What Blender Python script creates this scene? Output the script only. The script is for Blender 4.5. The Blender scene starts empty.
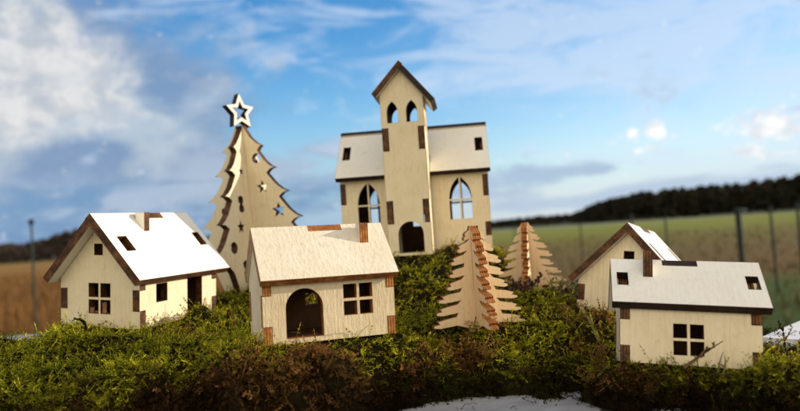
# Miniature laser-cut plywood village on moss, fields behind.  Built in centimetres, scaled to 1 BU = 10 cm at the end.
import bpy, bmesh, math, random
import numpy as np
from mathutils import Vector, Matrix
from mathutils.geometry import tessellate_polygon

R = math.radians
random.seed(7); rng = np.random.default_rng(7)
sc = bpy.context.scene
COL = sc.collection
PI = math.pi

# ------------------------------------------------------------------ camera (eye at the origin, looking along +Y)
FPX = 680.0
ROLL = R(3.85)
PITCH = math.atan(28.5 * math.cos(ROLL) / FPX)

def at(px, py, d):
    """photo pixel + depth (cm) -> world point (cm)"""
    X = px - 400; Y = 205.5 - py
    c, s = math.cos(ROLL), math.sin(ROLL)
    x = X * c + Y * s; y = -X * s + Y * c
    x *= d / FPX; u = y * d / FPX
    c, s = math.cos(PITCH), math.sin(PITCH)
    return Vector((x, d * c - u * s, d * s + u * c))

# ------------------------------------------------------------------ node helpers
def new_mat(name):
    m = bpy.data.materials.new(name); m.use_nodes = True
    nt = m.node_tree; nt.nodes.clear()
    out = nt.nodes.new('ShaderNodeOutputMaterial')
    return m, nt, out

class NT:
    def __init__(s, nt): s.nt = nt
    def n(s, typ, **kw):
        nd = s.nt.nodes.new('ShaderNode' + typ)
        for k, v in kw.items(): setattr(nd, k, v)
        return nd
    def put(s, sock, v):
        if v is None: return
        if hasattr(v, 'is_output'): s.nt.links.new(v, sock)
        else: sock.default_value = v
    def math(s, op, a, b=None, c=None, clamp=False):
        nd = s.n('Math', operation=op, use_clamp=clamp)
        s.put(nd.inputs[0], a); s.put(nd.inputs[1], b); s.put(nd.inputs[2], c)
        return nd.outputs[0]
    def noise(s, vec, scale, detail=3, rough=.5, dist=0, out=0):
        nd = s.n('TexNoise'); s.put(nd.inputs['Vector'], vec)
        nd.inputs['Scale'].default_value = scale; nd.inputs['Detail'].default_value = detail
        nd.inputs['Roughness'].default_value = rough; nd.inputs['Distortion'].default_value = dist
        return nd.outputs[out]
    def ramp(s, fac, stops, interp='LINEAR'):
        nd = s.n('ValToRGB'); s.put(nd.inputs[0], fac)
        cr = nd.color_ramp; cr.interpolation = interp
        while len(cr.elements) < len(stops): cr.elements.new(.5)
        for e, (p, c) in zip(cr.elements, stops):
            e.position = p; e.color = (*c, 1) if len(c) == 3 else c
        return nd.outputs[0]
    def mix(s, fac, a, b, typ='MIX'):
        nd = s.n('Mix', data_type='RGBA', blend_type=typ)
        s.put(nd.inputs[0], fac)
        for i, v in ((6, a), (7, b)):
            if isinstance(v, tuple) and len(v) == 3: v = (*v, 1)
            s.put(nd.inputs[i], v)
        return nd.outputs[2]
    def mapping(s, vec, scale=(1, 1, 1), loc=(0, 0, 0)):
        nd = s.n('Mapping'); s.put(nd.inputs['Vector'], vec)
        nd.inputs['Scale'].default_value = scale; nd.inputs['Location'].default_value = loc
        return nd.outputs[0]
    def sstep(s, v, a, b):
        nd = s.n('MapRange', interpolation_type='SMOOTHSTEP'); s.put(nd.inputs[0], v)
        nd.inputs[1].default_value = a; nd.inputs[2].default_value = b
        return nd.outputs[0]

def principled(t, out, color, rough=.8, bump=None, bstr=.3, bdist=.01, spec=.2):
    p = t.n('BsdfPrincipled'); t.put(p.inputs['Base Color'], color if not (isinstance(color, tuple) and len(color) == 3) else (*color, 1))
    t.put(p.inputs['Roughness'], rough); p.inputs['Specular IOR Level'].default_value = spec
    if bump is not None:
        b = t.n('Bump'); b.inputs['Strength'].default_value = bstr; b.inputs['Distance'].default_value = bdist
        t.put(b.inputs['Height'], bump); t.nt.links.new(b.outputs[0], p.inputs['Normal'])
    t.nt.links.new(p.outputs[0], out.inputs[0]); return p

# (material space: after scaling, 1 unit = 10 cm, so noise scale 10 = 1 cm features)
def mat_ply(name, c1, c2, c3, grain=1.0, bump=.35, speck=.1):
    m, nt, out = new_mat(name); t = NT(nt)
    tc = t.n('TexCoord').outputs['Object']; rnd = t.n('ObjectInfo').outputs['Random']
    off = t.n('VectorMath', operation='ADD'); nt.links.new(tc, off.inputs[0])
    comb = t.n('CombineXYZ'); t.put(comb.inputs[0], t.math('MULTIPLY', rnd, 17.3)); t.put(comb.inputs[1], t.math('MULTIPLY', rnd, 9.1))
    nt.links.new(comb.outputs[0], off.inputs[1]); v = off.outputs[0]
    g1 = t.noise(t.mapping(v, (26, 2.2, 26)), 3.0, 4, .62, .35)           # long fibres
    g2 = t.noise(t.mapping(v, (70, 6, 70)), 3.0, 2, .6)                    # pores
    blot = t.noise(v, 5.5, 4, .6)
    f = t.math('ADD', t.math('MULTIPLY', g1, .65 * grain), t.math('MULTIPLY', blot, .5))
    col = t.ramp(f, [(.30, c1), (.52, c2), (.78, c3)])
    pores = t.sstep(g2, .62, .75)
    col = t.mix(t.math('MULTIPLY', pores, .22), col, tuple(x * .55 for x in c1))
    smoke = t.sstep(t.noise(v, 14, 3, .7), .58, .78)                       # faint laser smoke stain
    col = t.mix(t.math('MULTIPLY', smoke, .22), col, (.30, .17, .07))
    sp_ = t.noise(t.mapping(v, (1, .45, 1)), 55, 3, .65)                    # short flecks
    col = t.mix(t.math('MULTIPLY', t.sstep(sp_, .5, .72), min(.5, .15 + speck * .35)), col, tuple(x * .72 for x in c1))
    h = t.math('ADD', t.math('MULTIPLY', g1, .8 * (1 - speck)), t.math('ADD', t.math('MULTIPLY', g2, .4 * (1 - speck)), t.math('MULTIPLY', sp_, 1.2 * speck)))
    col = t.mix(t.math('MULTIPLY', t.math('FRACT', t.math('MULTIPLY', rnd, 7.77)), .16), col, tuple(x * .62 for x in c1))   # sheets differ
    soot = t.n('Attribute', attribute_name='scorch').outputs['Fac']
    sn = t.noise(v, 30, 3, .7)
    sf = t.math('MULTIPLY', t.math('POWER', soot, 1.6), t.math('ADD', t.math('MULTIPLY', sn, 1.5), -.15, clamp=True))
    col = t.mix(t.math('MULTIPLY', sf, .85), col, (.15, .06, .022))
    principled(t, out, col, .72, h, bump, .012, .14)
    return m

M = {}
M['face'] = mat_ply('birch_ply_face', (.68, .54, .335), (.815, .69, .475), (.86, .76, .565), .85)
M['roof'] = mat_ply('birch_ply_roof', (.79, .74, .65), (.845, .81, .735), (.87, .845, .79), .35, .09, .25)
M['roofrough'] = mat_ply('flecked_ply_roof', (.70, .62, .49), (.81, .755, .66), (.85, .81, .74), .25, .3, 1.0)
M['warm'] = mat_ply('warm_ply_face', (.64, .42, .225), (.77, .56, .335), (.82, .64, .42))
M['rough'] = mat_ply('rough_ply_face', (.62, .49, .31), (.75, .62, .43), (.81, .71, .53), .6, .55, .4)

def simple_mat0(name, c1, c2):
    m, nt, out = new_mat(name); t = NT(nt); nn = t.noise(t.n('TexCoord').outputs['Object'], 9, 4, .6)
    principled(t, out, t.ramp(nn, [(.35, c1), (.65, c2)]), .85); return m
def mat_edge(name, dark, mid, lit):
    m, nt, out = new_mat(name); t = NT(nt)
    tc = t.n('TexCoord').outputs['Object']
    sep = t.n('SeparateXYZ'); nt.links.new(tc, sep.inputs[0])
    w = t.math('ABSOLUTE', t.math('SINE', t.math('MULTIPLY', sep.outputs[2], 262.0)))   # three plies in 3.6 mm
    n1 = t.noise(tc, 22, 4, .7); n2 = t.noise(t.mapping(tc, (60, 60, 8)), 4, 2, .6)
    f = t.math('ADD', t.math('MULTIPLY', w, .20), t.math('ADD', t.math('MULTIPLY', n1, .8), t.math('MULTIPLY', n2, .20)))
    col = t.ramp(f, [(.32, dark), (.6, mid), (.9, lit)])
    principled(t, out, col, .65, f, .4, .01, .25)
    return m
M['edge'] = mat_edge('burnt_edge', (.010, .005, .003), (.058, .022, .008), (.26, .11, .036))
M['edgewarm'] = mat_edge('amber_edge', (.040, .012, .004), (.26, .085, .018), (.62, .26, .07))
M['inner'] = simple_mat0('shaded_inner_face', (.075, .036, .016), (.15, .078, .038))  # plain ply inside, coloured dark to stand in for indoor shade
M['edgedark'] = mat_edge('charred_edge', (.008, .005, .004), (.022, .012, .008), (.06, .028, .016))

# ------------------------------------------------------------------ object helpers
def tag(o, label=None, cat=None, group=None, kind=None):
    if label: o['label'] = label
    if cat: o['category'] = cat
    if group: o['group'] = group
    if kind: o['kind'] = kind
    return o

def empty(name, loc, rotm=None, **kw):
    o = bpy.data.objects.new(name, None); o.empty_display_size = .1
    COL.objects.link(o); o.location = loc
    if rotm is not None: o.rotation_euler = rotm.to_euler()
    return tag(o, **kw)

def link(name, me, mats, parent=None, mw=None):
    o = bpy.data.objects.new(name, me); COL.objects.link(o)
    for m in mats: me.materials.append(m)
    if parent: o.parent = parent
    if mw is not None: o.matrix_local = mw
    return o

def tilt(yaw, a, b):
    return Matrix.Rotation(R(a), 3, 'X') @ Matrix.Rotation(R(b), 3, 'Y') @ Matrix.Rotation(R(yaw), 3, 'Z')

def ccw(lp): 
    a = sum(lp[i][0] * lp[(i + 1) % len(lp)][1] - lp[(i + 1) % len(lp)][0] * lp[i][1] for i in range(len(lp)))
    return list(lp) if a > 0 else list(lp)[::-1]

def inset(lp, d):
    """loop moved to its left (towards the material) by d, mitres limited"""
    n = len(lp); out = []
    for i in range(n):
        p = Vector(lp[i][:2]); a = Vector(lp[i - 1][:2]); b = Vector(lp[(i + 1) % n][:2])
        e0 = (p - a).normalized(); e1 = (b - p).normalized()
        n0 = Vector((-e0.y, e0.x)); n1 = Vector((-e1.y, e1.x)); k = 1 + n0.dot(n1)
        m = (n0 + n1) / k if k > .15 else (n0 + n1) * 4
        if m.length > 2.2: m = m.normalized() * 2.2
        out.append((p.x + m.x * d, p.y + m.y * d))
    return out
def tess(lps):
    tr = tessellate_polygon([[Vector((p[0], p[1], 0)) for p in l] for l in lps]); fl = [p for l in lps for p in l]
    area = sum((l[i - 1][0] * l[i][1] - l[i][0] * l[i - 1][1]) * .5 for l in lps for i in range(len(l)))
    got = sum(abs((fl[b][0] - fl[a][0]) * (fl[c][1] - fl[a][1]) - (fl[c][0] - fl[a][0]) * (fl[b][1] - fl[a][1])) * .5 for a, b, c in tr)
    return tr, fl, abs(got - area) < 1e-4 * abs(area) + 1e-5
def crosses(l):
    n = len(l)
    def o(a, b, c): return (b[0] - a[0]) * (c[1] - a[1]) - (b[1] - a[1]) * (c[0] - a[0])
    for i in range(n):
        a, b = l[i], l[(i + 1) % n]
        for j in range(i + 2, n):
            if i == 0 and j == n - 1: continue
            c, d = l[j], l[(j + 1) % n]
            if o(a, b, c) * o(a, b, d) < 0 and o(c, d, a) * o(c, d, b) < 0: return True
    return False
def plate_mesh(name, outline, holes=(), t=.36, inner=False):
    """flat sheet in local XY, thickness 0..t along local Z; caps get material 0, cut edges material 1; a narrow rim along
    every cut carries the attribute 'scorch' for the smoke stain of the laser"""
    def clean(l):
        r_ = [l[i] for i in range(len(l)) if math.hypot(l[i][0] - l[i - 1][0], l[i][1] - l[i - 1][1]) > 2e-3]
        return r_
    loops = [ccw(clean(outline))] + [ccw(clean(h))[::-1] for h in holes]
    flat = [p for l in loops for p in l]
    for soot in (.042, .03, .02, .01, .004, .001):
        il = [inset(l, soot) for l in loops]
        if any(crosses(l) for l in il): continue
        tris, ins, ok = tess(il)
        if ok: break
    else: print('TESS FAIL', name)
    n = len(flat)
    vs = [(p[0], p[1], 0) for p in flat] + [(p[0], p[1], t) for p in flat] + [(p[0], p[1], 0) for p in ins] + [(p[0], p[1], t) for p in ins]
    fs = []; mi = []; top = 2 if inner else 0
    for a, b, c in tris:
        ax, ay = ins[a]; bx, by = ins[b]; cx, cy = ins[c]
        ar = (bx - ax) * (cy - ay) - (cx - ax) * (by - ay)
        if abs(ar) < 1e-9: continue
        if ar < 0: b, c = c, b
        fs.append((a + 3 * n, b + 3 * n, c + 3 * n)); mi.append(top)
        fs.append((a + 2 * n, c + 2 * n, b + 2 * n)); mi.append(0)
    k = 0
    for l in loops:
        m_ = len(l)
        for i in range(m_):
            a, b = k + i, k + (i + 1) % m_
            fs.append((a, b, b + n, a + n)); mi.append(1)
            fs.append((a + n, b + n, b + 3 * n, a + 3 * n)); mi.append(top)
            fs.append((b, a, a + 2 * n, b + 2 * n)); mi.append(0)
        k += m_
    me = bpy.data.meshes.new(name); me.from_pydata(vs, [], fs)
    me.polygons.foreach_set('material_index', mi)
    at_ = me.attributes.new('scorch', 'FLOAT', 'POINT'); at_.data.foreach_set('value', [1.0] * (2 * n) + [0.0] * (2 * n))
    me.update()
    return me

def plate(name, outline, holes, t, parent, org, ux, uy, face='face', edge='edge'):
    """ux, uy: local axes of the sheet in the parent's space; thickness goes along ux x uy"""
    ux = Vector(ux).normalized(); uy = Vector(uy).normalized(); uz = ux.cross(uy)
    mw = Matrix(((ux.x, uy.x, uz.x, org[0]), (ux.y, uy.y, uz.y, org[1]), (ux.z, uy.z, uz.z, org[2]), (0, 0, 0, 1)))
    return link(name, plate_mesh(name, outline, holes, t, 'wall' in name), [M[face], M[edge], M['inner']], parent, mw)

def rect(x0, y0, x1, y1): return [(x0, y0), (x1, y0), (x1, y1), (x0, y1)]
def panes4(x0, y0, x1, y1, g=.11):
    xm, ym = (x0 + x1) / 2, (y0 + y1) / 2; h = g / 2
    return [rect(x0, y0, xm - h, ym - h), rect(xm + h, y0, x1, ym - h), rect(x0, ym + h, xm - h, y1), rect(xm + h, ym + h, x1, y1)]
def arch(x0, y0, x1, y1, n=14):
    r = (x1 - x0) / 2; c = (x0 + x1) / 2; yc = y1 - r
    return [(x0, y0), (x1, y0)] + [(c + r * math.cos(PI * i / n), yc + r * math.sin(PI * i / n)) for i in range(n + 1)]
def pointed(x0, y0, x1, y1, n=9, spring=None):
    """gothic arch as a list of points; each side is an arc that leans over to the middle"""
    w = x1 - x0; c = (x0 + x1) / 2; ys = y1 - w * .95 if spring is None else spring
    pts = [(x0, y0), (x1, y0)]
    for i in range(n + 1):
        k = i / n; pts.append((x1 - (w / 2) * (1 - math.cos(k * PI / 2)) , ys + (y1 - ys) * math.sin(k * PI / 2) ** 1.0))
    # slimmer head: blend towards a straight line
    head = []
    for i in range(n + 1):
        k = i / n; x = c + (w / 2) * (1 - k); y = ys + (y1 - ys) * k
        bul = math.sin(k * PI) * w * .13
        head.append((x + bul * .8, y + bul * .55))
    left = [(2 * c - x, y) for x, y in head[:-1]][::-1]
    return [(x0, y0), (x1, y0)] + head + left
def clip_poly(poly, axis, val, keep):
    out = []
    for i in range(len(poly)):
        a, b = poly[i], poly[(i + 1) % len(poly)]
        ina = (a[axis] - val) * keep >= 0; inb = (b[axis] - val) * keep >= 0
        if ina: out.append(a)
        if ina != inb:
            k = (val - a[axis]) / (b[axis] - a[axis]); out.append((a[0] + (b[0] - a[0]) * k, a[1] + (b[1] - a[1]) * k))
    return out
def gothic_panes(x0, y0, x1, y1, ybar, g=.11):
    p = pointed(x0, y0, x1, y1); c = (x0 + x1) / 2; h = g / 2; res = []
    for kx in (-1, 1):
        for ky in (-1, 1):
            q = clip_poly(p, 0, c + kx * h, kx); q = clip_poly(q, 1, ybar + ky * h, ky)
            # drop duplicates
            r_ = []
            for pt in q:
                if not r_ or (abs(pt[0] - r_[-1][0]) + abs(pt[1] - r_[-1][1])) > 1e-4: r_.append(pt)
            if (abs(r_[0][0] - r_[-1][0]) + abs(r_[0][1] - r_[-1][1])) < 1e-4: r_.pop()
            res.append(r_)
    return res
def star_pts(cx, cy, r, inner=.42, rot=0, n=5):
    return [(cx + (r if i % 2 == 0 else r * inner) * math.sin(PI * i / n + rot), cy + (r if i % 2 == 0 else r * inner) * math.cos(PI * i / n + rot)) for i in range(2 * n)]
def circ(cx, cy, r, n=18): return [(cx + r * math.cos(2 * PI * i / n), cy + r * math.sin(2 * PI * i / n)) for i in range(n)]

T = .36
FOOT = []      # footprints: (inverse matrix, x0, x1, y0, y1, matrix) used by the moss

# ------------------------------------------------------------------ a plywood house
def house(name, label, pos, yaw, a, b, dims, wall_holes, gable_holes, roof_holes, tabs, chimney=None, ridge_notch=(.42, .66),
          back_holes=(), gable2_holes=(), face='face', edge='edge', roof='roof', roof_edge=None, t=T):
    L, W, RH, s, ox, oy = dims
    Rm = tilt(yaw, a, b)
    root = empty('wooden_house', pos, Rm, label=label, cat='house', group='plywood houses on the moss')
    M4 = Matrix.Translation(pos) @ Rm.to_4x4()
    FOOT.append((M4, -L / 2, L / 2, -W / 2, W / 2))
    ang = math.atan(s); ca, sa = math.cos(ang), math.sin(ang)
    drop = t / ca                                   # roof thickness measured vertically
    wt = RH - W / 2 * s - drop - .02                # wall height at the outer wall face
    z1, z2 = tabs
    e = .012
    # long walls (full length between z1 and z2, pulled in by t elsewhere); local x along the wall, y up, thickness inwards
    def wall_outline():
        h = L / 2; i = h - t - e
        hh = wt + .0
        return [(-i, 0), (i, 0), (i, z1 + e), (h + e, z1 + e), (h + e, z2 - e), (i, z2 - e), (i, hh), (-i, hh), (-i, z2 - e), (-h - e, z2 - e), (-h - e, z1 + e), (-i, z1 + e)]
    # sheet axes: for the front wall thickness must go to +y: ux x uy = +y  ->  ux = -x, uy = z  gives (-x) x z = y
    plate('wall', [(-x, y) for x, y in wall_outline()], [[(-x, y) for x, y in hl] for hl in wall_holes], t, root, (0, -W / 2, 0), (-1, 0, 0), (0, 0, 1), face, edge)
    plate('wall', wall_outline(), back_holes, t, root, (0, W / 2, 0), (1, 0, 0), (0, 0, 1), face, edge)
    # gables: full width except between z1 and z2
    def gable_outline():
        h = W / 2 + e; i = W / 2 - t - e
        ap = RH - drop - .03
        sl = wt + (W / 2 - h) * s
        return [(-h, 0), (h, 0), (h, z1 - e), (i, z1 - e), (i, z2 + e), (h, z2 + e), (h, sl), (0, ap), (-h, sl), (-h, z2 + e), (-i, z2 + e), (-i, z1 - e), (-h, z1 - e)]
    plate('gable_wall', gable_outline(), gable_holes, t, root, (-L / 2, 0, 0), (0, 1, 0), (0, 0, 1), face, edge)    # x+ inwards
    plate('gable_wall', [(-x, y) for x, y in gable_outline()], [[(-x, y) for x, y in hl] for hl in gable2_holes], t, root, (L / 2, 0, 0), (0, -1, 0), (0, 0, 1), face, edge)
    plate('floor_panel', rect(-L / 2 + t + .03, -W / 2 + t + .03, L / 2 - t - .03, W / 2 - t - .03), [], .2, root, (0, 0, .02), (1, 0, 0), (0, 1, 0), 'inner', edge)  # floor shares the painted indoor shade
    # roof sheets: local x along the ridge, y up the slope, thickness outwards
    X = L / 2 + ox; E = W / 2 + oy; SL = E / ca
    u0, u1 = -X + ridge_notch[0] * 2 * X, -X + ridge_notch[1] * 2 * X
    re = roof_edge or edge
    def rh(lst):
        return [rect(-X + q[0] * 2 * X, -q[3] * SL, -X + q[1] * 2 * X, -q[2] * SL) for q in lst]
    # the front sheet runs over the ridge; a tab of the rear sheet shows in its notch
    bot = (0, -sa * 0, 0)
    n = Vector((0, -sa, ca)); up = Vector((0, ca, sa))
    org = Vector((0, 0, RH)) - n * t
    td = t * 1.02
    k0 = t * math.tan(PI / 2 - 2 * ang) if ang > R(46) else 0
    plate('roof_panel', [(-X, -SL), (X, -SL), (X, 0), (u1 + e, 0), (u1 + e, -td), (u0 - e, -td), (u0 - e, 0), (-X, 0)], rh(roof_holes), t, root, org, (1, 0, 0), tuple(up), roof, re)
    n2 = Vector((0, sa, ca)); up2 = Vector((0, -ca, sa))
    org2 = Vector((0, 0, RH)) - n2 * t
    g = t / math.tan(2 * (PI / 2 - ang)) if abs(ang - PI / 4) > .01 else 0
    back_top = -(t / math.sin(2 * ang)) - .01 + (-t / math.tan(2 * ang) if False else 0)
    plate('roof_panel', [(-X, back_top - (SL + back_top) - 0), (X, -SL), (X, back_top), (-u0, back_top), (-u0, -.015), (-u1, -.015), (-u1, back_top), (-X, back_top)], [], t, root, org2, (-1, 0, 0), tuple(up2), roof, re)
    if chimney:
        cu, cv, top, wdt, dep = chimney
        cx = -X + cu * 2 * X; cy = -cv * E; cz = RH - cv * E * s
        # a small upright sheet, parallel to the gables
        lo = cz - .5
        ol = [(cy, lo), (cy + dep, lo), (cy + dep, RH + top), (cy, RH + top)]
        plate('chimney', ol, [], wdt, root, (cx - wdt / 2, 0, 0), (0, 1, 0), (0, 0, 1), roof, edge)
    return root

# left house: gable with a crossed window to the left, long wall with door to the right
house('wooden_house', 'sunlit white-roofed plywood house at the left, with a door opening in its right wall',
      (-14.7, 38.1, -3.68), 71.1, 2.0, 3.4, (6.56, 5.02, 5.84, 1.08, .64, .55),
      wall_holes=[rect(-3.28 + 6.56 * .19, 1.2, -3.28 + 6.56 * .325, 2.15), rect(-3.28 + 6.56 * .585, .15, -3.28 + 6.56 * .79, 2.25)],
      gable_holes=panes4(-.69, .69, .69, 2.25, .13) + [rect(-.22, 3.69, .32, 4.27)],
      roof_holes=[(.08, .165, .36, .58), (.865, .945, .36, .58)], tabs=(.9, 1.94), t=.42,
      chimney=(.40, .30, .03, .42, .58), ridge_notch=(.42, .68), gable2_holes=panes4(-.69, .69, .69, 2.25))
# the small opening in the back wall that shows through the arched doorway
_m = (Matrix.Translation((-3.95, 31.42, -4.39)) @ tilt(21.7, -.2, 1.0).to_4x4()).inverted()
_o = _m @ Vector((0, 0, 0)); _p = _m @ at(311.5, 298.5, 30.0); _k = (1.67 - .36 - _o.y) / (_p.y - _o.y); _w = _o + (_p - _o) * _k
H2BACK = [rect(_w.x - .30, _w.z - .28, _w.x + .30, _w.z + .28)]
# front centre house with the arched door
house('wooden_house', 'grainy plywood house in the front middle with an arched doorway beside a crossed window',
      (-3.95, 31.42, -4.39), 21.7, -.2, 1.0, (5.94, 3.34, 5.06, 1.075, .12, .46),
      wall_holes=[arch(-2.97 + 5.94 * .165, .22, -2.97 + 5.94 * .44, 2.32)] + panes4(-2.97 + 5.94 * .60, 1.0, -2.97 + 5.94 * .825, 2.36, .13),
      gable_holes=[], gable2_holes=[rect(-.75, .5, .75, 2.1), rect(-.2, 2.7, .25, 3.2)], back_holes=H2BACK,
      roof_holes=[], tabs=(.78, 2.1), chimney=(.815, .40, .0, .40, .55), ridge_notch=(.42, .67), face='rough', edge='edgewarm', roof='roofrough')
# front right house
house('wooden_house', 'grey-roofed plywood house at the front right with one crossed window in its long wall',
      (11.33, 28.5, -6.2), -13.4, -8.0, 7.0, (5.26, 3.0, 4.34, 1.03, .32, .40),
      wall_holes=panes4(-2.63 + 5.26 * .385, .40, -2.63 + 5.26 * .60, 1.62, .12),
      gable_holes=[], gable2_holes=[],
      roof_holes=[(.04, .115, .33, .62), (.885, .965, .33, .62)], tabs=(.66, 1.72), chimney=(.25, .42, .28, .38, .5), ridge_notch=(.36, .59), edge='edge', roof_edge='edgedark')
# rear right house
house('wooden_house', 'plywood house with its gable to the front, half hidden behind the front right house',
      (13.17, 39.2, -5.48), 59.9, -1.86, 8.1, (6.97, 5.08, 4.96, 1.035, .39, .48),
      wall_holes=[rect(-2.2, .9, -1.4, 1.7), rect(.6, .1, 1.7, 1.5)],
      gable_holes=panes4(-1.72, .42, -.35, 1.62, .12) + [rect(-.35, 3.0, .18, 3.45)], gable2_holes=[],
      roof_holes=[(.10, .17, .32, .6), (.86, .94, .32, .6)], tabs=(.66, 1.5), chimney=None, ridge_notch=(.42, .72))

# ------------------------------------------------------------------ church
def church():
    pos = (.498, 43.0, -1.40); Rm = tilt(-5.95, 0, .13)
    root = empty('wooden_church', pos, Rm, label='tall plywood church with a gabled bell tower between two nave wings, standing at the back', cat='church')
    M4 = Matrix.Translation(pos) @ Rm.to_4x4()
    t = T; e = .012
    y0, yb, rx, ry, RZ, ez, ey, cx, hl = 2.71, 7.85, 5.18, 5.28, 8.84, 5.38, 2.0, .2, 5.0
    FOOT.append((M4, cx - hl, cx + hl, y0, yb)); FOOT.append((M4, -1.36, 1.36, 0, 2.8))
    s = (RZ - ez) / (ry - ey); ang = math.atan(s); ca, sa = math.cos(ang), math.sin(ang)
    wt = ez + (y0 - ey) * s - t / ca - .02
    zt = [(.95, 1.85), (3.6, min(5.0, wt - .05))]
    def nave_outline():
        i = hl - t - e; h = hl
        r_ = [(i, 0)]
        for a_, b_ in zt: r_ += [(i, a_ - e)] ; r_ += [(i - .0, a_ - e)]
        return None
    # front/back walls are narrow at the joint bands, where the end wall's tab shows
    def band(h, i):
        r_ = [(h, 0)]
        for a_, b_ in zt: r_ += [(h, a_ - e), (i, a_ - e), (i, b_ + e), (h, b_ + e)]
        r_ += [(h, wt)]
        return r_
    rs = band(hl + e, hl - t - e); ol = rs + [(-x, y) for x, y in rs[::-1]]
    win = gothic_panes(-.75, 2.15, .75, 5.0, 3.45)
    wl = [[(x - 3.1, y) for x, y in q] for q in win] + [[(x + 3.1, y) for x, y in q] for q in win]
    wl = [[(x, min(y, wt - .12)) for x, y in q] for q in wl]
    door_hole = [rect(-1.0, .05, 1.0, 2.6)]
    plate('nave_wall', [(-x, y) for x, y in ol], [[(-x, y) for x, y in q] for q in wl + door_hole], t, root, (cx, y0, 0), (-1, 0, 0), (0, 0, 1))
    plate('nave_wall', ol, wl + gothic_panes(-.6, 1.9, .6, 4.6, 3.2), t, root, (cx, yb, 0), (1, 0, 0), (0, 0, 1))
    # end walls with gable; tabs reach the outside in the bands
    D = (yb - y0) / 2; my = (y0 + yb) / 2
    def end_outline():
        o_, i_ = D + e, D - t - e
        r_ = [(i_, 0)]
        for a_, b_ in zt: r_ += [(i_, a_ + e), (o_, a_ + e), (o_, b_ - e), (i_, b_ - e)]
        zz = RZ - t / ca - .03 - i_ * s
        r_ += [(i_, zz), (0, RZ - t / ca - .03)]
        return r_ + [(-x, y) for x, y in r_[:-1][::-1]]
    plate('end_wall', end_outline(), [], t, root, (cx - hl, my, 0), (0, 1, 0), (0, 0, 1))
    plate('end_wall', end_outline(), gothic_panes(-.7, 2.0, .7, 4.8, 3.3), t, root, (cx + hl, my, 0), (0, -1, 0), (0, 0, 1))
    # roof: the rear sheet runs over the ridge and shows its charred top edge
    SL = (ry - ey) / ca
    n = Vector((0, -sa, ca)); up = Vector((0, ca, sa)); org = Vector((cx, ry, RZ)) - n * t
    ft = -t / math.sin(2 * ang) - .015
    hol = [rect(-rx + .033 * 2 * rx, -.62 * SL, -rx + .082 * 2 * rx, -.33 * SL), rect(-rx + .915 * 2 * rx, -.62 * SL, -rx + .965 * 2 * rx, -.33 * SL)]
    gap = 1.40                                            # the tower passes through the front sheet
    plate('roof_panel', [(-rx, -SL), (-gap - cx, -SL), (-gap - cx, -SL + 1.7), (gap - cx, -SL + 1.7), (gap - cx, -SL), (rx, -SL), (rx, ft), (-rx, ft)], hol, t, root, org, (1, 0, 0), tuple(up), 'roof', 'edgedark')
    n2 = Vector((0, sa, ca)); up2 = Vector((0, -ca, sa)); org2 = Vector((cx, ry, RZ + .03)) - n2 * t
    plate('roof_panel', rect(-rx, -SL, rx, .05), [], t, root, org2, (-1, 0, 0), tuple(up2), 'roof', 'edgedark')
    # tower
    h = 1.365; TZ = 9.75; ap = 12.39; dp = 2.95
    zb = [(2.05, 3.5), (6.7, 8.15)]
    tl, tr, sl_, sr_ = 1.85, 2.14, 1.08, 1.22
    def tband(o_, i_):
        r_ = [(o_, 0)]
        for a_, b_ in zb: r_ += [(o_, a_ - e), (i_, a_ - e), (i_, b_ + e), (o_, b_ + e)]
        return r_
    rs = tband(h + e, h - t - .06)
    dl = t / math.cos(math.atan(sl_)) + .03; dr = t / math.cos(math.atan(sr_)) + .03
    top = [(h + e, ap - dr - h * sr_), (0, ap - max(dl, dr)), (-h - e, ap - dl - h * sl_)]
    fo = rs + top + [(-x, y) for x, y in rs[::-1]]
    bel = [[(x - .62, y) for x, y in pointed(-.35, 8.48, .35, 9.85)], [(x + .62, y) for x, y in pointed(-.35, 8.48, .35, 9.85)]]
    dh = [arch(-.72, .18, .88, 2.15)]
    mir = lambda q: [(-x, y) for x, y in q]
    plate('tower_wall', mir(fo), [mir(q) for q in bel + dh], t, root, (0, 0, 0), (-1, 0, 0), (0, 0, 1))
    plate('tower_wall', [(-h, 5.0), (h, 5.0), (h + e, ap - dl - h * sl_), (0, ap - max(dl, dr)), (-h, ap - dr - h * sr_)],
          [[(-x, y) for x, y in q] for q in bel], t, root, (0, dp, 0), (1, 0, 0), (0, 0, 1))
    def side_outline(zt_, d1):
        r_ = [(d1, 0), (d1, zt_), (t + e, zt_)]
        for a_, b_ in zb[::-1]: r_ += [(t + e, b_ - e), (-e, b_ - e), (-e, a_ + e), (t + e, a_ + e)]
        return r_ + [(t + e, 0)]
    plate('tower_side_wall', side_outline(ap - dl - h * sl_ - .02, dp - t - e), [pointed(1.0, 8.3, 1.7, 9.5)], t, root, (-h, 0, 0), (0, 1, 0), (0, 0, 1))
    plate('tower_side_wall', [(-x, y) for x, y in side_outline(ap - dr - h * sr_ - .02, dp - t - e)], [[(-x, y) for x, y in pointed(1.0, 8.0, 1.7, 9.2)]], t, root, (h, 0, 0), (0, -1, 0), (0, 0, 1))
    yl, yr = -.32, dp + .3
    al = math.atan(sl_); ar_ = math.atan(sr_)
    nl = Vector((-math.sin(al), 0, math.cos(al))); ul = Vector((math.cos(al), 0, math.sin(al)))
    SLl = tl / math.cos(al); SLr = tr / math.cos(ar_)
    ll = yr - yl
    # left sheet: x axis runs -y, so that x cross up points outwards
    plate('tower_roof_panel', rect(0, -SLl, ll, 0), [], t, root, tuple(Vector((0, yr, ap)) - nl * t), (0, -1, 0), tuple(ul), 'roof', 'edge')
    nr = Vector((math.sin(ar_), 0, math.cos(ar_))); ur = Vector((-math.cos(ar_), 0, math.sin(ar_)))
    bt = -t / math.sin(al + ar_) - .012
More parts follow.
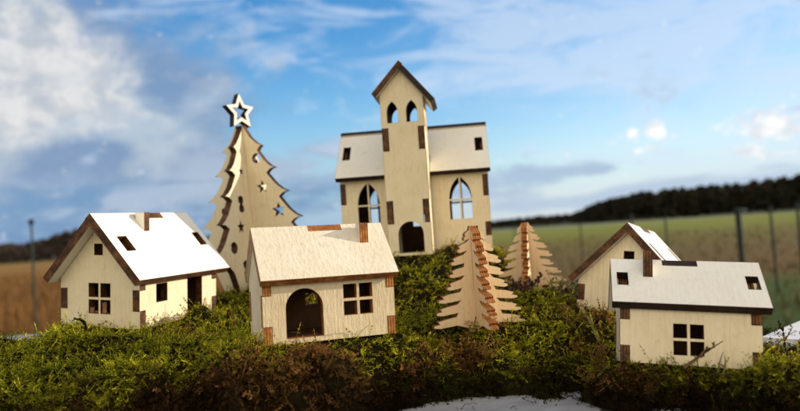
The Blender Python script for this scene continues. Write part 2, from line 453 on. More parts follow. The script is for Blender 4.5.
    plate('tower_roof_panel', rect(0, -SLr, ll, bt), [], t, root, tuple(Vector((0, yl, ap)) - nr * t), (0, 1, 0), tuple(ur), 'roof', 'edgedark')
church()

# ------------------------------------------------------------------ slotted trees
def cross_tree(name, label, cat, pos, yaw, a, b, half, holes_a, holes_b, t, height, face, edge, group=None, roundness=0, b_half=None):
    root = empty(name, pos, tilt(yaw, a, b), label=label, cat=cat, group=group)
    def full(hp): return hp + [(-x, y) for x, y in hp[::-1] if abs(x) > 1e-6]
    mid = height * .5; g = t / 2 + .01
    # sheet A keeps its lower half at the axis, sheet B its upper half: two slots that lock
    def slot_top(poly_half):      # cut the slot from the top down to mid
        pr = [p for p in poly_half]
        return None
    A = half; B = b_half or half
    # A: right half and left half joined below mid
    r_ = [p for p in A if p[0] > g]
    pa = [(0, A[0][1])] + r_ + [(g, A[-1][1]), (g, mid), (-g, mid), (-g, A[-1][1])] + [(-x, y) for x, y in r_[::-1]]
    plate('tree_panel', pa, holes_a, t, root, (0, t / 2, 0), (1, 0, 0), (0, 0, 1), face, edge)
    r_ = [p for p in B if p[0] > g]
    pb = [(0, B[-1][1])] + [(-x, y) for x, y in r_[::-1]] + [(-g, B[0][1]), (-g, mid + .02), (g, mid + .02), (g, B[0][1])] + r_
    plate('tree_panel', pb, holes_b, t, root, (-t / 2, 0, 0), (0, 1, 0), (0, 0, 1), face, edge)
    return root

def xmas_half():
    # from the base up the right side: (radius, height)
    pts = [(0, 0), (2.75, 0)]
    tiers = [  # tip r,h ; notch above r,h
        (3.75, 1.75, 2.55, 2.35), (4.15, 2.3, 2.75, 3.2), (3.45, 3.95, 2.15, 4.65), (2.8, 5.55, 1.5, 5.95), (2.1, 7.05, 1.05, 7.25), (1.38, 8.45, .62, 8.5)]
    tiers = tiers[1:]
    pts = [(0, 0), (2.3, 0), (2.75, 1.2)]
    pr, ph = None, None
    for i, (r, h, nr, nh) in enumerate(tiers):
        tip = (r, h)
        # underside: from the previous notch out to the tip, slightly hollow
        lr, lh = pts[-1]
        for k in (.4, .75): pts.append((lr + (r - lr) * k, lh + (h - lh) * k + .10 * math.sin(k * PI)))
        pts.append(tip)
        nxt = tiers[i + 1] if i + 1 < len(tiers) else None
        top = (nr, nh + .0)
        er = nr; eh = nh
        # upper edge sweeps in and up, concave
        base_r = nr * (.93 if nxt else .8)
        eh2 = (nxt[1] - .25) if nxt else 9.9
        er2 = (nr) if nxt else .12
        for k in (.3, .6, 1.0):
            x = r + (er2 - r) * k; y = h + (eh2 - h) * k - .22 * math.sin(k * PI)
            pts.append((x, y))
        if nxt: pass
    return pts
def tidy(pts):
    out = [pts[0]]
    for p in pts[1:]:
        if abs(p[0] - out[-1][0]) + abs(p[1] - out[-1][1]) > 1e-3: out.append(p)
    return out
XH = tidy(xmas_half())
def eight(cx, cy, r1=.26, r2=.2):
    return [(cx + r1 * math.sin(a_), cy + .2 + r1 * math.cos(a_)) for a_ in np.linspace(-2.3, 2.3, 14)] + [(cx - (-r2) * math.sin(a_), cy - .24 - r2 * math.cos(a_)) for a_ in np.linspace(-2.2, 2.2, 12)][::-1]
def ornament(cx, cy): return circ(cx, cy, .3)
fig8 = lambda cx, cy: [(cx + p[0], cy + p[1]) for p in [(.12, -.02), (.26, -.2), (.24, -.42), (0, -.52), (-.24, -.42), (-.26, -.2), (-.12, -.02), (-.27, .16), (-.25, .4), (0, .5), (.25, .4), (.27, .16)]]
holesA = [ornament(.95, 7.75), star_pts(1.15, 6.0, .42), star_pts(2.05, 4.5, .48), fig8(1.5, 2.9), star_pts(-1.0, 6.4, .3), fig8(-1.6, 4.6), star_pts(-1.4, 2.4, .4)]
holesB = [star_pts(-.85, 7.05, .25), fig8(-1.25, 5.1), star_pts(-1.55, 3.75, .40), fig8(-1.5, 1.3), circ(-2.5, 2.6, .34), ornament(.95, 7.6), star_pts(1.2, 6.0, .42), star_pts(2.0, 4.4, .45)]
P0 = at(259.5, 288, 48)
cross_tree('christmas_tree', 'tall plywood Christmas tree with star-shaped cutouts and an open star on its tip', 'toy tree', P0, -19, 1.0, -3.2, XH, holesA, holesB, .40, 9.7, 'face', 'edge')
xm = bpy.data.objects['christmas_tree']; xm.scale = (1.17,) * 3
sp = star_pts(0, 0, 1.12, .50); si = star_pts(0, 0, .66, .49)
so = plate('star', [(x, y) for x, y in sp], [si], .4, xm, (-.1, -.1, 10.68), (math.cos(R(73)), math.sin(R(73)), 0), (0, 0, 1), 'roof', 'edgedark')

def pine_half(seed, h, w, n):
    rr = random.Random(seed); pts = [(0, 0), (w * .22, 0), (w * .25, h * .04)]
    for i in range(n):
        k = i / n; k2 = (i + 1) / n
        r = w * (1 - k) ** .80 * (1 + rr.uniform(-.10, .10)) + .10; z = h * (.065 + .915 * k)
        dz = h * .93 / n
        q = rr.uniform(.44, .54)
        pts += [(r * q, z + dz * .06), (r * .86, z - dz * .10), (r, z - dz * .03), (r * .99, z + dz * .14), (r * .86, z + dz * .24), (r * .91, z + dz * .42), (r * .76, z + dz * .58), (r * q * 1.02, z + dz * .74)]
    pts += [(.2, h * .99), (0, h * .99)]
    return tidy(pts)
pine_lbl = 'bushy'
cross_tree('plywood_pine', 'larger amber-edged plywood pine in front of the right church wing', 'toy tree', at(479.5, 331, 33.2), 12, -1, .5, pine_half(3, 5.2, 2.35, 8), [], [], .39, 5.07, 'warm', 'edgewarm', 'slotted plywood pines')
cross_tree('plywood_pine', 'smaller plywood pine further back between the larger pine and the rear right house', 'toy tree', at(532.5, 296, 42), -20, -2, -1.5, pine_half(5, 4.6, 2.2, 8), [], [], .36, 4.5, 'warm', 'edgewarm', 'slotted plywood pines')
for o in [o for o in bpy.data.objects if o.name.startswith(('plywood_pine', 'christmas_tree'))]:
    FOOT.append((Matrix.Translation(o.location) @ o.rotation_euler.to_matrix().to_4x4(), -.05, .05, -.05, .05))

# ------------------------------------------------------------------ moss mound
TABLE = -7.2
ctrl = []
def cp(px, py, d): v = at(px, py, d); ctrl.append((v.x, v.y, v.z))
for M4, x0, x1, y0, y1 in FOOT:
    for x in (x0, x1):
        for y in (y0, y1): v = M4 @ Vector((x, y, 0)); ctrl.append((v.x, v.y, v.z))
for q in [(330, 356, 28.6), (330, 384, 27), (330, 418, 26), (230, 350, 28.5), (230, 380, 27), (200, 415, 25.5), (20, 353, 32), (100, 378, 28), (30, 400, 27), (30, 425, 25.5), (120, 425, 25), (0, 347, 36), (-60, 352, 34), (-40, 415, 26),
          (785, 362, 27.5), (840, 385, 27), (700, 398, 25), (790, 415, 24), (650, 412, 24.5), (565, 302, 42), (600, 330, 32.5), (560, 345, 31.5), (590, 385, 28.3),
          (440, 342, 32), (440, 372, 29.8), (440, 396, 28.6), (510, 340, 32), (510, 375, 29.6), (540, 398, 28.4), (380, 395, 29.3), (415, 266, 42), (400, 300, 38.5), (430, 310, 37.5), (400, 330, 34), (250, 302, 41), (228, 302, 43), (180, 300, 46), (560, 292, 46), (500, 265, 45)]:
    cp(*q)
for x, y, z in [(-8, 54, -3.6), (-22, 44, -5.6), (-19, 36, -4.6), (-22, 50, -6.6), (-10, 56, -6.5), (0, 56, -5.5), (8, 53, -5.5), (10, 46, -5.6), (17, 42, -6.9), (17, 34, -6.6), (19, 30, -6.8), (-26, 32, -6.2), (-26, 40, -6.8)]: ctrl.append((x, y, z))
C = np.array(ctrl); cxy = C[:, :2]
def phi(r): return np.sqrt(r * r + 1.0)
Dm = phi(np.linalg.norm(cxy[:, None] - cxy[None], axis=2)); n_ = len(C)
Am = np.zeros((n_ + 3, n_ + 3)); Am[:n_, :n_] = Dm - np.eye(n_) * .25
Am[:n_, n_] = 1; Am[:n_, n_ + 1:] = cxy; Am[n_:, :n_] = Am[:n_, n_:].T
wts = np.linalg.solve(Am, np.concatenate([C[:, 2], [0, 0, 0]]))

def vnoise(x, y, seed):
    g = np.random.default_rng(seed).random((64, 64))
    xi = np.floor(x).astype(int); yi = np.floor(y).astype(int); fx = x - xi; fy = y - yi
    fx = fx * fx * (3 - 2 * fx); fy = fy * fy * (3 - 2 * fy)
    a_ = g[xi % 64, yi % 64]; b_ = g[(xi + 1) % 64, yi % 64]; c_ = g[xi % 64, (yi + 1) % 64]; d_ = g[(xi + 1) % 64, (yi + 1) % 64]
    return (a_ * (1 - fx) + b_ * fx) * (1 - fy) + (c_ * (1 - fx) + d_ * fx) * fy

INV = [(np.array(M4.inverted()), np.array(M4), x0, x1, y0, y1) for M4, x0, x1, y0, y1 in FOOT if x1 - x0 > 1]
def foot_dist(x, y, grow=0):
    """distance outside each footprint (0 inside), and plane height there"""
    res = []
    for I, Mx, x0, x1, y0, y1 in INV:
        z = Mx[2, 3]
        lx = I[0, 0] * x + I[0, 1] * y + I[0, 2] * z + I[0, 3]; ly = I[1, 0] * x + I[1, 1] * y + I[1, 2] * z + I[1, 3]
        dx = np.maximum(np.maximum(x0 - lx, lx - x1), 0); dy = np.maximum(np.maximum(y0 - ly, ly - y1), 0)
        pz = Mx[2, 3] + Mx[2, 0] * lx + Mx[2, 1] * ly
        res.append((np.hypot(dx, dy), pz))
    return res
def height(x, y):
    d = np.sqrt((x[:, None] - cxy[None, :, 0]) ** 2 + (y[:, None] - cxy[None, :, 1]) ** 2)
    z = phi(d) @ wts[:n_] + wts[n_] + wts[n_ + 1] * x + wts[n_ + 2] * y
    lump = (vnoise(x * .55 + 3, y * .55 + 7, 1) - .5) * 1.1 + (vnoise(x * 1.3, y * 1.3, 2) - .5) * .75 + (vnoise(x * 2.6, y * 2.6, 6) - .5) * .25
    k = np.ones_like(x)
    fd = foot_dist(x, y)
    for dd, pz in fd: k = np.minimum(k, np.clip((dd - .1) / 1.2, 0, 1))
    z = z + lump * k * (1 + .9 * np.clip((30 - y) / 3, 0, 1))
    for dd, pz in fd:
        w_ = np.clip(1 - dd / .8, 0, 1); w_ = w_ * w_ * (3 - 2 * w_)
        z = z * (1 - w_) + (pz - .09) * w_
    # rim of the mound: falls to the table
    xr = -29 + 0 * x; 
    front = 24.2 + 1.2 * np.sin(x * .21 + 1) + 3.1 * np.exp(-((x - 1.7) / 4.2) ** 4) + 2.2 * np.exp(-((x - 6.5) / .95) ** 2) + (vnoise(x * 1.1 + 5, y * 0, 15) - .5) * .5
    m = np.minimum(np.minimum((y - front) / 1.6, (60 - y) / 6), np.minimum((x + 40) / 3, (21 - x) / 3.0))
    m = np.clip(m, 0, 1); m = m ** .55
    z = TABLE - .5 + (z - TABLE + .5) * m
    return np.maximum(z, TABLE - .6)

gx = np.linspace(-34, 21, 300); gy = np.linspace(22, 60, 220)
GX, GY = np.meshgrid(gx, gy); GZ = height(GX.ravel(), GY.ravel()).reshape(GX.shape)
def grid_mesh(name, X, Y, Z):
    ny, nx = X.shape; v = np.stack([X.ravel(), Y.ravel(), Z.ravel()], 1)
    i = np.arange(ny * nx).reshape(ny, nx)
    q = np.stack([i[:-1, :-1].ravel(), i[:-1, 1:].ravel(), i[1:, 1:].ravel(), i[1:, :-1].ravel()], 1)
    me = bpy.data.meshes.new(name); me.from_pydata(v.tolist(), [], q.tolist()); me.update()
    me.polygons.foreach_set('use_smooth', [True] * len(q)); return me
m, nt, out = new_mat('peat'); t = NT(nt)
tc = t.n('TexCoord').outputs['Object']
nn = t.noise(tc, 12, 5, .7)
principled(t, out, t.ramp(nn, [(.3, (.006, .005, .003)), (.55, (.018, .013, .006)), (.8, (.035, .03, .01))]), .95, nn, .8, .03, 0)
M['peat'] = m
tag(link('ground', grid_mesh('ground', GX, GY, GZ), [M['peat']]), kind='structure')

# moss fronds -------------------------------------------------------------
def strip(p, q, w, up, droop):
    """tapering two-quad leaf from p to q"""
    p = np.array(p); q = np.array(q); d = q - p; L_ = np.linalg.norm(d) + 1e-9; sdir = np.cross(d / L_, up); sdir /= np.linalg.norm(sdir) + 1e-9
    mdl = p + d * .5 + np.array(up) * droop
    vs = [p - sdir * w * .5, p + sdir * w * .5, mdl + sdir * w * .6, mdl - sdir * w * .6, q + sdir * w * .12, q - sdir * w * .12]
    return vs, [(0, 1, 2, 3), (3, 2, 4, 5)]
def frond(seed, length, npair, curl):
    r_ = np.random.default_rng(seed); V, Fc, A_ = [], [], []
    def add(vs, fs, a0, a1):
        k = len(V); V.extend(vs); Fc.extend([tuple(k + i for i in f) for f in fs]); A_.extend([a0, a0, (a0 + a1) / 2, (a0 + a1) / 2, a1, a1])
    def P(s): # stem: leaves upright, arches over
        an = R(68) - curl * s; 
        return np.array([length * (s * math.cos(an * .9)), .10 * length * math.sin(s * 3 + seed), length * (.62 * s - .45 * s * s * curl * .9)])
    segs = 5
    for i in range(segs): add(*strip(P(i / segs), P((i + 1) / segs), .055 * (1.2 - .7 * i / segs), np.array([0, 0, 1.0]), 0), i / segs, (i + 1) / segs)
    for i in range(npair):
        s = .18 + .8 * (i + .5) / npair; b = P(s); d = P(min(s + .05, 1)) - P(s - .05); d /= np.linalg.norm(d)
        up = np.array([-d[2], 0, d[0]]); side = np.cross(up, d)
        bl = length * .34 * (1.08 - s) ** .55 * r_.uniform(.75, 1.2) * (.6 + .4 * min(1, s * 3))
        for sg in (-1, 1):
            dr = d * r_.uniform(.45, .8) + side * sg * r_.uniform(.6, .95) + up * r_.uniform(-.1, .5)
            dr /= np.linalg.norm(dr); tip = b + dr * bl
            sd_ = np.cross(dr, up + .3 * r_.normal(size=3)); sd_ /= np.linalg.norm(sd_); m2 = b + (tip - b) * .45 + up * .07 * bl; k = len(V)
            V.extend([b, m2 + sd_ * .030, tip, m2 - sd_ * .030]); Fc.append((k, k + 1, k + 2, k + 3)); A_.extend([s * .7, s * .75 + .15, min(1, s * .8 + .4), s * .75 + .15])
    return np.array(V), np.array(Fc), np.array(A_)
PROTO_G = [frond(i, L_, npair, cu) for i, (L_, npair, cu) in enumerate([(1.15, 10, .9), (1.3, 11, 1.2), (.95, 9, .6), (1.05, 10, 1.5), (.85, 8, .4), (1.4, 12, 1.1)])]
def tangle(seed, n, L_):
    r_ = np.random.default_rng(seed); V, Fc, A_ = [], [], []
    for q in range(n):
        p = r_.normal(0, .12, 3) * np.array([1, 1, .3]); d = r_.normal(size=3) + np.array([0, 0, .7]); d /= np.linalg.norm(d); curl = r_.normal(size=3) * .55
        m_ = 7; w = r_.uniform(.035, .07)
        for i in range(m_):
            e_ = p + d * L_ / m_ * r_.uniform(.8, 1.2); vs, fs = strip(p, e_, w, np.array([.2, .3, 1.0]), 0); k = len(V); V += vs; Fc += [tuple(k + j for j in f) for f in fs]; A_ += [i / m_] * 2 + [(i + .5) / m_] * 2 + [(i + 1) / m_] * 2
            if i > 0:
                for sg in (-1, 1):
                    sd = np.cross(d, r_.normal(size=3)); sd /= np.linalg.norm(sd); vs, fs = strip(p, p + (d * .7 + sd) * L_ * .10, .045, d + .1, 0); k = len(V); V += vs; Fc += [tuple(k + j for j in f) for f in fs]; A_ += [.5] * 4 + [1.0] * 2
            p = e_; d = d + curl * .35 + r_.normal(0, .22, 3); d /= np.linalg.norm(d)
    return np.array(V), np.array(Fc), np.array(A_)
PROTO_G = PROTO_G[:4] + [tangle(60 + i, 2, 1.25 + .15 * i) for i in range(5)]
PROTO_B = [tangle(40 + i, 4, .95 + .12 * i) for i in range(3)] + [frond(20 + i, L_, npair, cu) for i, (L_, npair, cu) in enumerate([(1.0, 7, 1.6), (1.25, 8, 1.9), (.8, 6, 1.2), (1.1, 8, 2.2)])]

def normal_at(x, y):
    e_ = .15; zx = (height(x + e_, y) - height(x - e_, y)) / (2 * e_); zy = (height(x, y + e_) - height(x, y - e_)) / (2 * e_)
    n = np.stack([-zx, -zy, np.ones_like(x)], 1); return n / np.linalg.norm(n, axis=1)[:, None]

def scatter(name, protos, x, y, size, lean, tintf, mats, lift=-.17, seed=1):
    r_ = np.random.default_rng(seed); z = height(x, y); n = normal_at(x, y)
    k = r_.integers(0, len(protos), len(x)); th = r_.uniform(0, 2 * PI, len(x))
    dark = np.clip((-5.75 - z + .5 * (vnoise(x * .8, y * .8, 31) - .5)) / 1.0, 0, .93); DD = []  # painted shade: moss colour darkens low on the mound
    dark = np.maximum(dark, np.clip((27.3 - y + 1.6 * (vnoise(x * .6, y * .6, 33) - .5)) / 1.6, 0, .88) * np.clip((9 - x) / 3, 0, 1))  # painted shade along the front foot of the mound
    VV, FF, TT, SS = [], [], [], []; off = 0
    for j, (V, Fc, A_) in enumerate(protos):
        ix = np.where(k == j)[0]
        if not len(ix): continue
        up = n[ix] * .75 + np.array([0, 0, .45]) + r_.normal(size=(len(ix), 3)) * lean; up /= np.linalg.norm(up, axis=1)[:, None]
        f = np.stack([np.cos(th[ix]), np.sin(th[ix]), 0 * ix], 1); f = f - up * np.sum(f * up, 1)[:, None]; f /= np.linalg.norm(f, axis=1)[:, None]
        s_ = np.cross(up, f)
        B_ = np.stack([f, s_, up], 2) * size[ix][:, None, None]
        W_ = np.einsum('nij,vj->nvi', B_, V) + np.stack([x[ix], y[ix], z[ix] + lift], 1)[:, None]
        nv = len(V); VV.append(W_.reshape(-1, 3)); FF.append((Fc[None] + (off + np.arange(len(ix)) * nv)[:, None, None]).reshape(-1, 4))
        TT.append(np.tile(A_, len(ix))); SS.append(np.repeat(tintf[ix], nv)); DD.append(np.repeat(dark[ix], nv)); off += nv * len(ix)
    v = np.concatenate(VV).astype(np.float32); f = np.concatenate(FF).astype(np.int32); nf = len(f)
    me = bpy.data.meshes.new(name); me.vertices.add(len(v)); me.vertices.foreach_set('co', v.ravel())
    me.loops.add(nf * 4); me.loops.foreach_set('vertex_index', f.ravel())
    me.polygons.add(nf); me.polygons.foreach_set('loop_start', np.arange(nf, dtype=np.int32) * 4); me.polygons.foreach_set('loop_total', np.full(nf, 4, np.int32))
    me.update(calc_edges=True)
    ca_ = me.color_attributes.new('tint', 'FLOAT_COLOR', 'POINT')
    T_ = np.concatenate(TT); S_ = np.concatenate(SS); D3 = np.concatenate(DD)
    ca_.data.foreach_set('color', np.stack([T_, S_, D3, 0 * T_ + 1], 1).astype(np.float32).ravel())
    return link(name, me, mats)

def mat_moss(name, base, mid, tip, alt, transl=.4):
    m, nt, out = new_mat(name); t = NT(nt)
    at_ = t.n('Attribute', attribute_name='tint'); sep = t.n('SeparateColor'); nt.links.new(at_.outputs['Color'], sep.inputs[0])
    col = t.ramp(sep.outputs[0], [(.12, base), (.5, mid), (.92, tip)])  # base-to-tip tone, exaggerated to paint in shaded gaps and sunlit tips
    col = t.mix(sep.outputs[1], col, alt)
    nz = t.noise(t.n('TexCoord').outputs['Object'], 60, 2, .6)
    col = t.mix(sep.outputs[2], col, tuple(c * .5 for c in base))  # mixes the painted shade into the moss colour
    col = t.mix(t.math('MULTIPLY', nz, .4), col, tuple(c * .3 for c in base))
    d = t.n('BsdfPrincipled'); nt.links.new(col, d.inputs['Base Color']); d.inputs['Roughness'].default_value = .7; d.inputs['Specular IOR Level'].default_value = .04
    tr = t.n('BsdfTranslucent'); nt.links.new(col, tr.inputs[0])
    mx = t.n('MixShader'); mx.inputs[0].default_value = transl
    nt.links.new(d.outputs[0], mx.inputs[1]); nt.links.new(tr.outputs[0], mx.inputs[2]); nt.links.new(mx.outputs[0], out.inputs[0])
    return m
M['moss'] = mat_moss('green_moss', (.006, .010, .002), (.105, .135, .007), (.95, .84, .055), (.24, .15, .02))
M['brown'] = mat_moss('brown_moss', (.010, .006, .003), (.10, .042, .014), (.62, .27, .10), (.25, .16, .035), .4)

def sample(n, seed):
    r_ = np.random.default_rng(seed)
    # denser towards the camera
    y = 23.5 + (54 - 23.5) * r_.random(n) ** 1.7; x = (r_.random(n) - .5) * 2 * (y * .66 + 1.5)
    ok = (x > -33) & (x < 20.5); x, y = x[ok], y[ok]
    for (I, Mx, x0, x1, y0, y1), (dd, pz) in zip(INV, foot_dist(x, y)): pass
    keep = np.ones(len(x), bool)
    for dd, pz in foot_dist(x, y): keep &= dd > .09
    z = height(x, y); keep &= z > TABLE - .25
    return x[keep], y[keep]
def brownness(x, y):
    n1 = vnoise(x * .35 + 11, y * .35 + 5, 3); n2 = vnoise(x * .9, y * .9, 4)
    z = height(x, y)
    b = (n1 - .5) * 1.3 + (n2 - .5) * 1.5 + (vnoise(x * 2.1, y * 2.1, 44) - .5) * .6
    fr = np.clip((29.3 - y) / 2.2, 0, 1.4) * np.exp(-((x + 4) / 6.0) ** 2) * 1.6     # below the arched house
    low = np.clip((-5.6 - z) / 1.2, 0, 1) * .3
    rgt = np.exp(-((x - 8.2) / 2.2) ** 2 - ((y - 31) / 3.2) ** 2) * .35
    left_green = -np.exp(-((x + 14) / 7) ** 2) * .35
    fr = fr + np.clip((27.6 - y) / 1.5, 0, .7) * np.clip((8 - x) / 3, 0, 1)
    return b + fr + low + rgt + left_green
x, y = sample(100000, 21)
bq = brownness(x, y) + rng.normal(0, .22, len(x)); g_ = bq < .55
far = np.clip((y - 30) / 20, 0, 1)
size = np.where(rng.random(len(x)) < .10, rng.uniform(.6, .85, len(x)), rng.uniform(.24, .50, len(x))) * (.82 + .25 * vnoise(x * .5, y * .5, 9))
tint = np.clip(bq * .7 + rng.normal(0, .14, len(x)), 0, .8)
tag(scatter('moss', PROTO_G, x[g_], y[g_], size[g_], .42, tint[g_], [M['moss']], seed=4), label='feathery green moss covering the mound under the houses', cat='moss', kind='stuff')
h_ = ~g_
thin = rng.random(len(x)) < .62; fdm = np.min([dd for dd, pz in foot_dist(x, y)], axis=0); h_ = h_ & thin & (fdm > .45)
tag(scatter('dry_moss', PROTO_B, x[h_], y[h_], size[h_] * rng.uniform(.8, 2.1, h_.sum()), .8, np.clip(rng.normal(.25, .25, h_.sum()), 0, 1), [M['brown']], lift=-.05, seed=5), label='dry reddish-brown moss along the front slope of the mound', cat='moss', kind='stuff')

# ------------------------------------------------------------------ table and lath
m, nt, out = new_mat('white_paint'); t = NT(nt)
tc = t.n('TexCoord').outputs['Object']
nn = t.noise(tc, 3, 5, .6); n2 = t.noise(t.mapping(tc, (2, 30, 2)), 3, 3, .6)
principled(t, out, t.ramp(nn, [(.3, (.66, .64, .61)), (.6, (.76, .74, .71))]), .5, n2, .15, .01, .35); M['white'] = m
M['board'] = simple_mat0('shaded_white_board', (.27, .265, .26), (.36, .355, .35))  # white board, greyed to paint in the shade lying on it
def slab(name, poly, z0, z1, mat, parent=None):
    bm = bmesh.new(); vs = [bm.verts.new((x, y, z1)) for x, y in ccw(poly)]
    f = bm.faces.new(vs); r_ = bmesh.ops.extrude_face_region(bm, geom=[f])
    bmesh.ops.translate(bm, vec=(0, 0, z0 - z1), verts=[v for v in r_['geom'] if isinstance(v, bmesh.types.BMVert)])
    bmesh.ops.recalc_face_normals(bm, faces=bm.faces)
    bmesh.ops.bevel(bm, geom=bm.edges[:], offset=.2, segments=2, affect='EDGES')
    me = bpy.data.meshes.new(name); bm.to_mesh(me); bm.free()
    return link(name, me, [mat], parent)
tb = empty('table', (-10, 45, TABLE - 104), label='white table top carrying the moss mound, greyed in colour for shade', cat='table')
def child_shift(o, root): o.location = -Vector(root.location)
top = slab('tabletop', [(-44, 66), (8, 63), (21.5, 30), (17, 19), (-44, 19)], TABLE - 2.2, TABLE, M['board'], tb); child_shift(top, tb)
for lx, ly in ((-40, 23), (13, 23), (-40, 61), (5, 59)):
    lg = slab('leg', rect(lx - 2, ly - 2, lx + 2, ly + 2), TABLE - 103, TABLE - 2.3, M['white'], tb); child_shift(lg, tb)
lath = slab('wooden_lath', [(17.5, 34.8), (19.3, 32.9), (46, 58), (44.2, 59.9)], TABLE - .7 + .72, TABLE + .75, M['white'])
tag(lath, 'white lath sticking out beyond the moss at the right edge', 'lath')

cr = np.random.default_rng(77); cxs = cr.uniform(-2, 9, 26); cys = cr.uniform(25.5, 30, 26); czs = height(cxs, cys); kk = czs < TABLE - .05; cxs, cys = cxs[kk], cys[kk]
_h = height
height = lambda x, y: np.full_like(x, TABLE + .12)
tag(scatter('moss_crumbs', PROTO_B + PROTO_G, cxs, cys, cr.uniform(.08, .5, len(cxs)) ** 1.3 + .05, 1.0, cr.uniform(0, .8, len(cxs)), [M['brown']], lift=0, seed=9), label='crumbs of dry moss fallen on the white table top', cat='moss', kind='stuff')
height = _h

# ------------------------------------------------------------------ sprigs
def tube(bm, pts, radii, seg=5):
    rings = []
    for i, p in enumerate(pts):
        p = Vector(p); a_ = Vector(pts[max(i - 1, 0)]); b_ = Vector(pts[min(i + 1, len(pts) - 1)]); d = (b_ - a_).normalized()
        u = d.orthogonal().normalized(); v = d.cross(u)
        rings.append([bm.verts.new(p + (u * math.cos(2 * PI * k / seg) + v * math.sin(2 * PI * k / seg)) * radii[i]) for k in range(seg)])
    for a_, b_ in zip(rings, rings[1:]):
        for k in range(seg): bm.faces.new((a_[k], a_[(k + 1) % seg], b_[(k + 1) % seg], b_[k]))
    if radii[-1] > 1e-4: bm.faces.new(rings[-1])
    bm.faces.new(rings[0][::-1])
def leaf(bm, p, d, w, l):
    d = Vector(d).normalized(); s_ = d.orthogonal().normalized(); s_ = (Matrix.Rotation(random.uniform(0, 6.28), 3, d) @ s_)
    p = Vector(p); vs = [bm.verts.new(p), bm.verts.new(p + d * l * .5 + s_ * w), bm.verts.new(p + d * l), bm.verts.new(p + d * l * .5 - s_ * w)]
    bm.faces.new(vs)
def simple_mat(name, c1, c2, sc_=8, rough=.7, bump=.3):
    m, nt, out = new_mat(name); t = NT(nt); tc = t.n('TexCoord').outputs['Object']
    nn = t.noise(tc, sc_, 4, .6); principled(t, out, t.ramp(nn, [(.35, c1), (.65, c2)]), rough, nn, bump, .02); return m
M['twig'] = simple_mat('twig_bark', (.06, .03, .012), (.16, .09, .035), 30)
M['heather'] = simple_mat('heather_leaf', (.035, .02, .014), (.12, .055, .04), 30)
M['blade'] = simple_mat('grass_blade', (.10, .12, .02), (.20, .15, .05), 30)
def bez(p0, p1, p2, n=8): 
    p0, p1, p2 = Vector(p0), Vector(p1), Vector(p2); return [p0 * (1 - k) ** 2 + p1 * 2 * k * (1 - k) + p2 * k * k for k in [i / n for i in range(n + 1)]]
def sprig(name, label, cat, curves, r0, leaves, wl, ll, mat, leafmat=None, group=None):
    base = Vector(curves[0][0]); root = empty(name, base, label=label, cat=cat, group=group)
    bs, bl = bmesh.new(), bmesh.new()
    for c in curves:
        pts = [p - base for p in bez(*c)]; tube(bs, pts, [r0 * (1 - .75 * i / (len(pts) - 1)) for i in range(len(pts))])
        for i in range(leaves):
            k = random.uniform(.25, 1.0) * (len(pts) - 1); j = min(int(k), len(pts) - 2); p = pts[j].lerp(pts[j + 1], k - j)
            d = (pts[j + 1] - pts[j]).normalized() + Vector((random.gauss(0, .7), random.gauss(0, .7), random.gauss(.1, .7))); leaf(bl, p, d, wl, ll * random.uniform(.6, 1.2))
    me = bpy.data.meshes.new('stem'); bs.to_mesh(me); link('stem', me, [mat], root)
    if leaves: me = bpy.data.meshes.new('leaves'); bl.to_mesh(me); link('leaves', me, [leafmat or mat], root)
    bs.free(); bl.free(); return root
sprig('dry_twig', 'thin dry twig leaning up across the window of the front right house', 'twig', [(at(684, 368, 26.0), at(700, 355, 25.9), at(723, 341, 26.0)), (at(700, 357, 25.9), at(704, 350, 25.8), at(708, 349, 25.8))], .07, 9, .05, .28, M['twig'])
sprig('grass_stalk', 'short upright stalks in front of the crossed window of the front right house', 'stalk', [(at(718, 372, 25.8), at(719, 362, 25.7), at(723, 352, 25.7)), (at(723, 374, 25.8), at(727, 362, 25.7), at(724, 355, 25.7))], .045, 0, .05, .2, M['blade'])
sprig('curled_stalk', 'dark curled stalk against the gable wall of the left house', 'stalk', [(at(86, 331, 27.4), at(86, 318, 27.4), at(80, 320, 27.4)), (at(85, 324, 27.4), at(78, 316, 27.4), at(72, 321, 27.5))], .06, 4, .04, .2, M['peat'])
sprig('dry_stalk', 'thin stalk leaning over the moss right of the front right house', 'stalk', [(at(772, 352, 28.5), at(782, 336, 28.5), at(797, 331, 28.6)), (at(784, 341, 28.5), at(790, 333, 28.5), at(793, 326, 28.6))], .035, 6, .03, .2, M['twig'])
sprig('dry_twig', 'pale bent stem rising from the moss left of the rear right house', 'twig', [(at(592, 330, 33), at(588, 312, 33), at(581, 309, 33.4)), (at(600, 342, 31), at(590, 322, 31.5), at(583, 308, 32.5))], .10, 14, .06, .3, M['blade'])
hc = []
for i in range(42):
    p = at(random.gauss(534, 17), random.uniform(296, 310), random.uniform(38.2, 40.5)); q = p + Vector((random.gauss(0, .7), random.gauss(0, .3), random.uniform(.5, 1.35))); hc.append((p, p + Vector((random.gauss(0, .2), 0, .4)), q))
sprig('heather_bush', 'low purple-brown heather bush at the foot of the smaller pine', 'bush', hc, .04, 26, .07, .24, M['twig'], M['heather'])
gc = []
for i in range(16):
    p = at(random.uniform(553, 582), random.uniform(296, 304), random.uniform(38, 41)); gc.append((p, p + Vector((random.gauss(0, .15), 0, .7)), p + Vector((random.gauss(0, .5), 0, random.uniform(.7, 1.7)))))
sprig('grass_tuft', 'sparse tuft of upright stalks between the heather bush and the rear right house', 'grass tuft', gc, .035, 3, .04, .25, M['blade'])

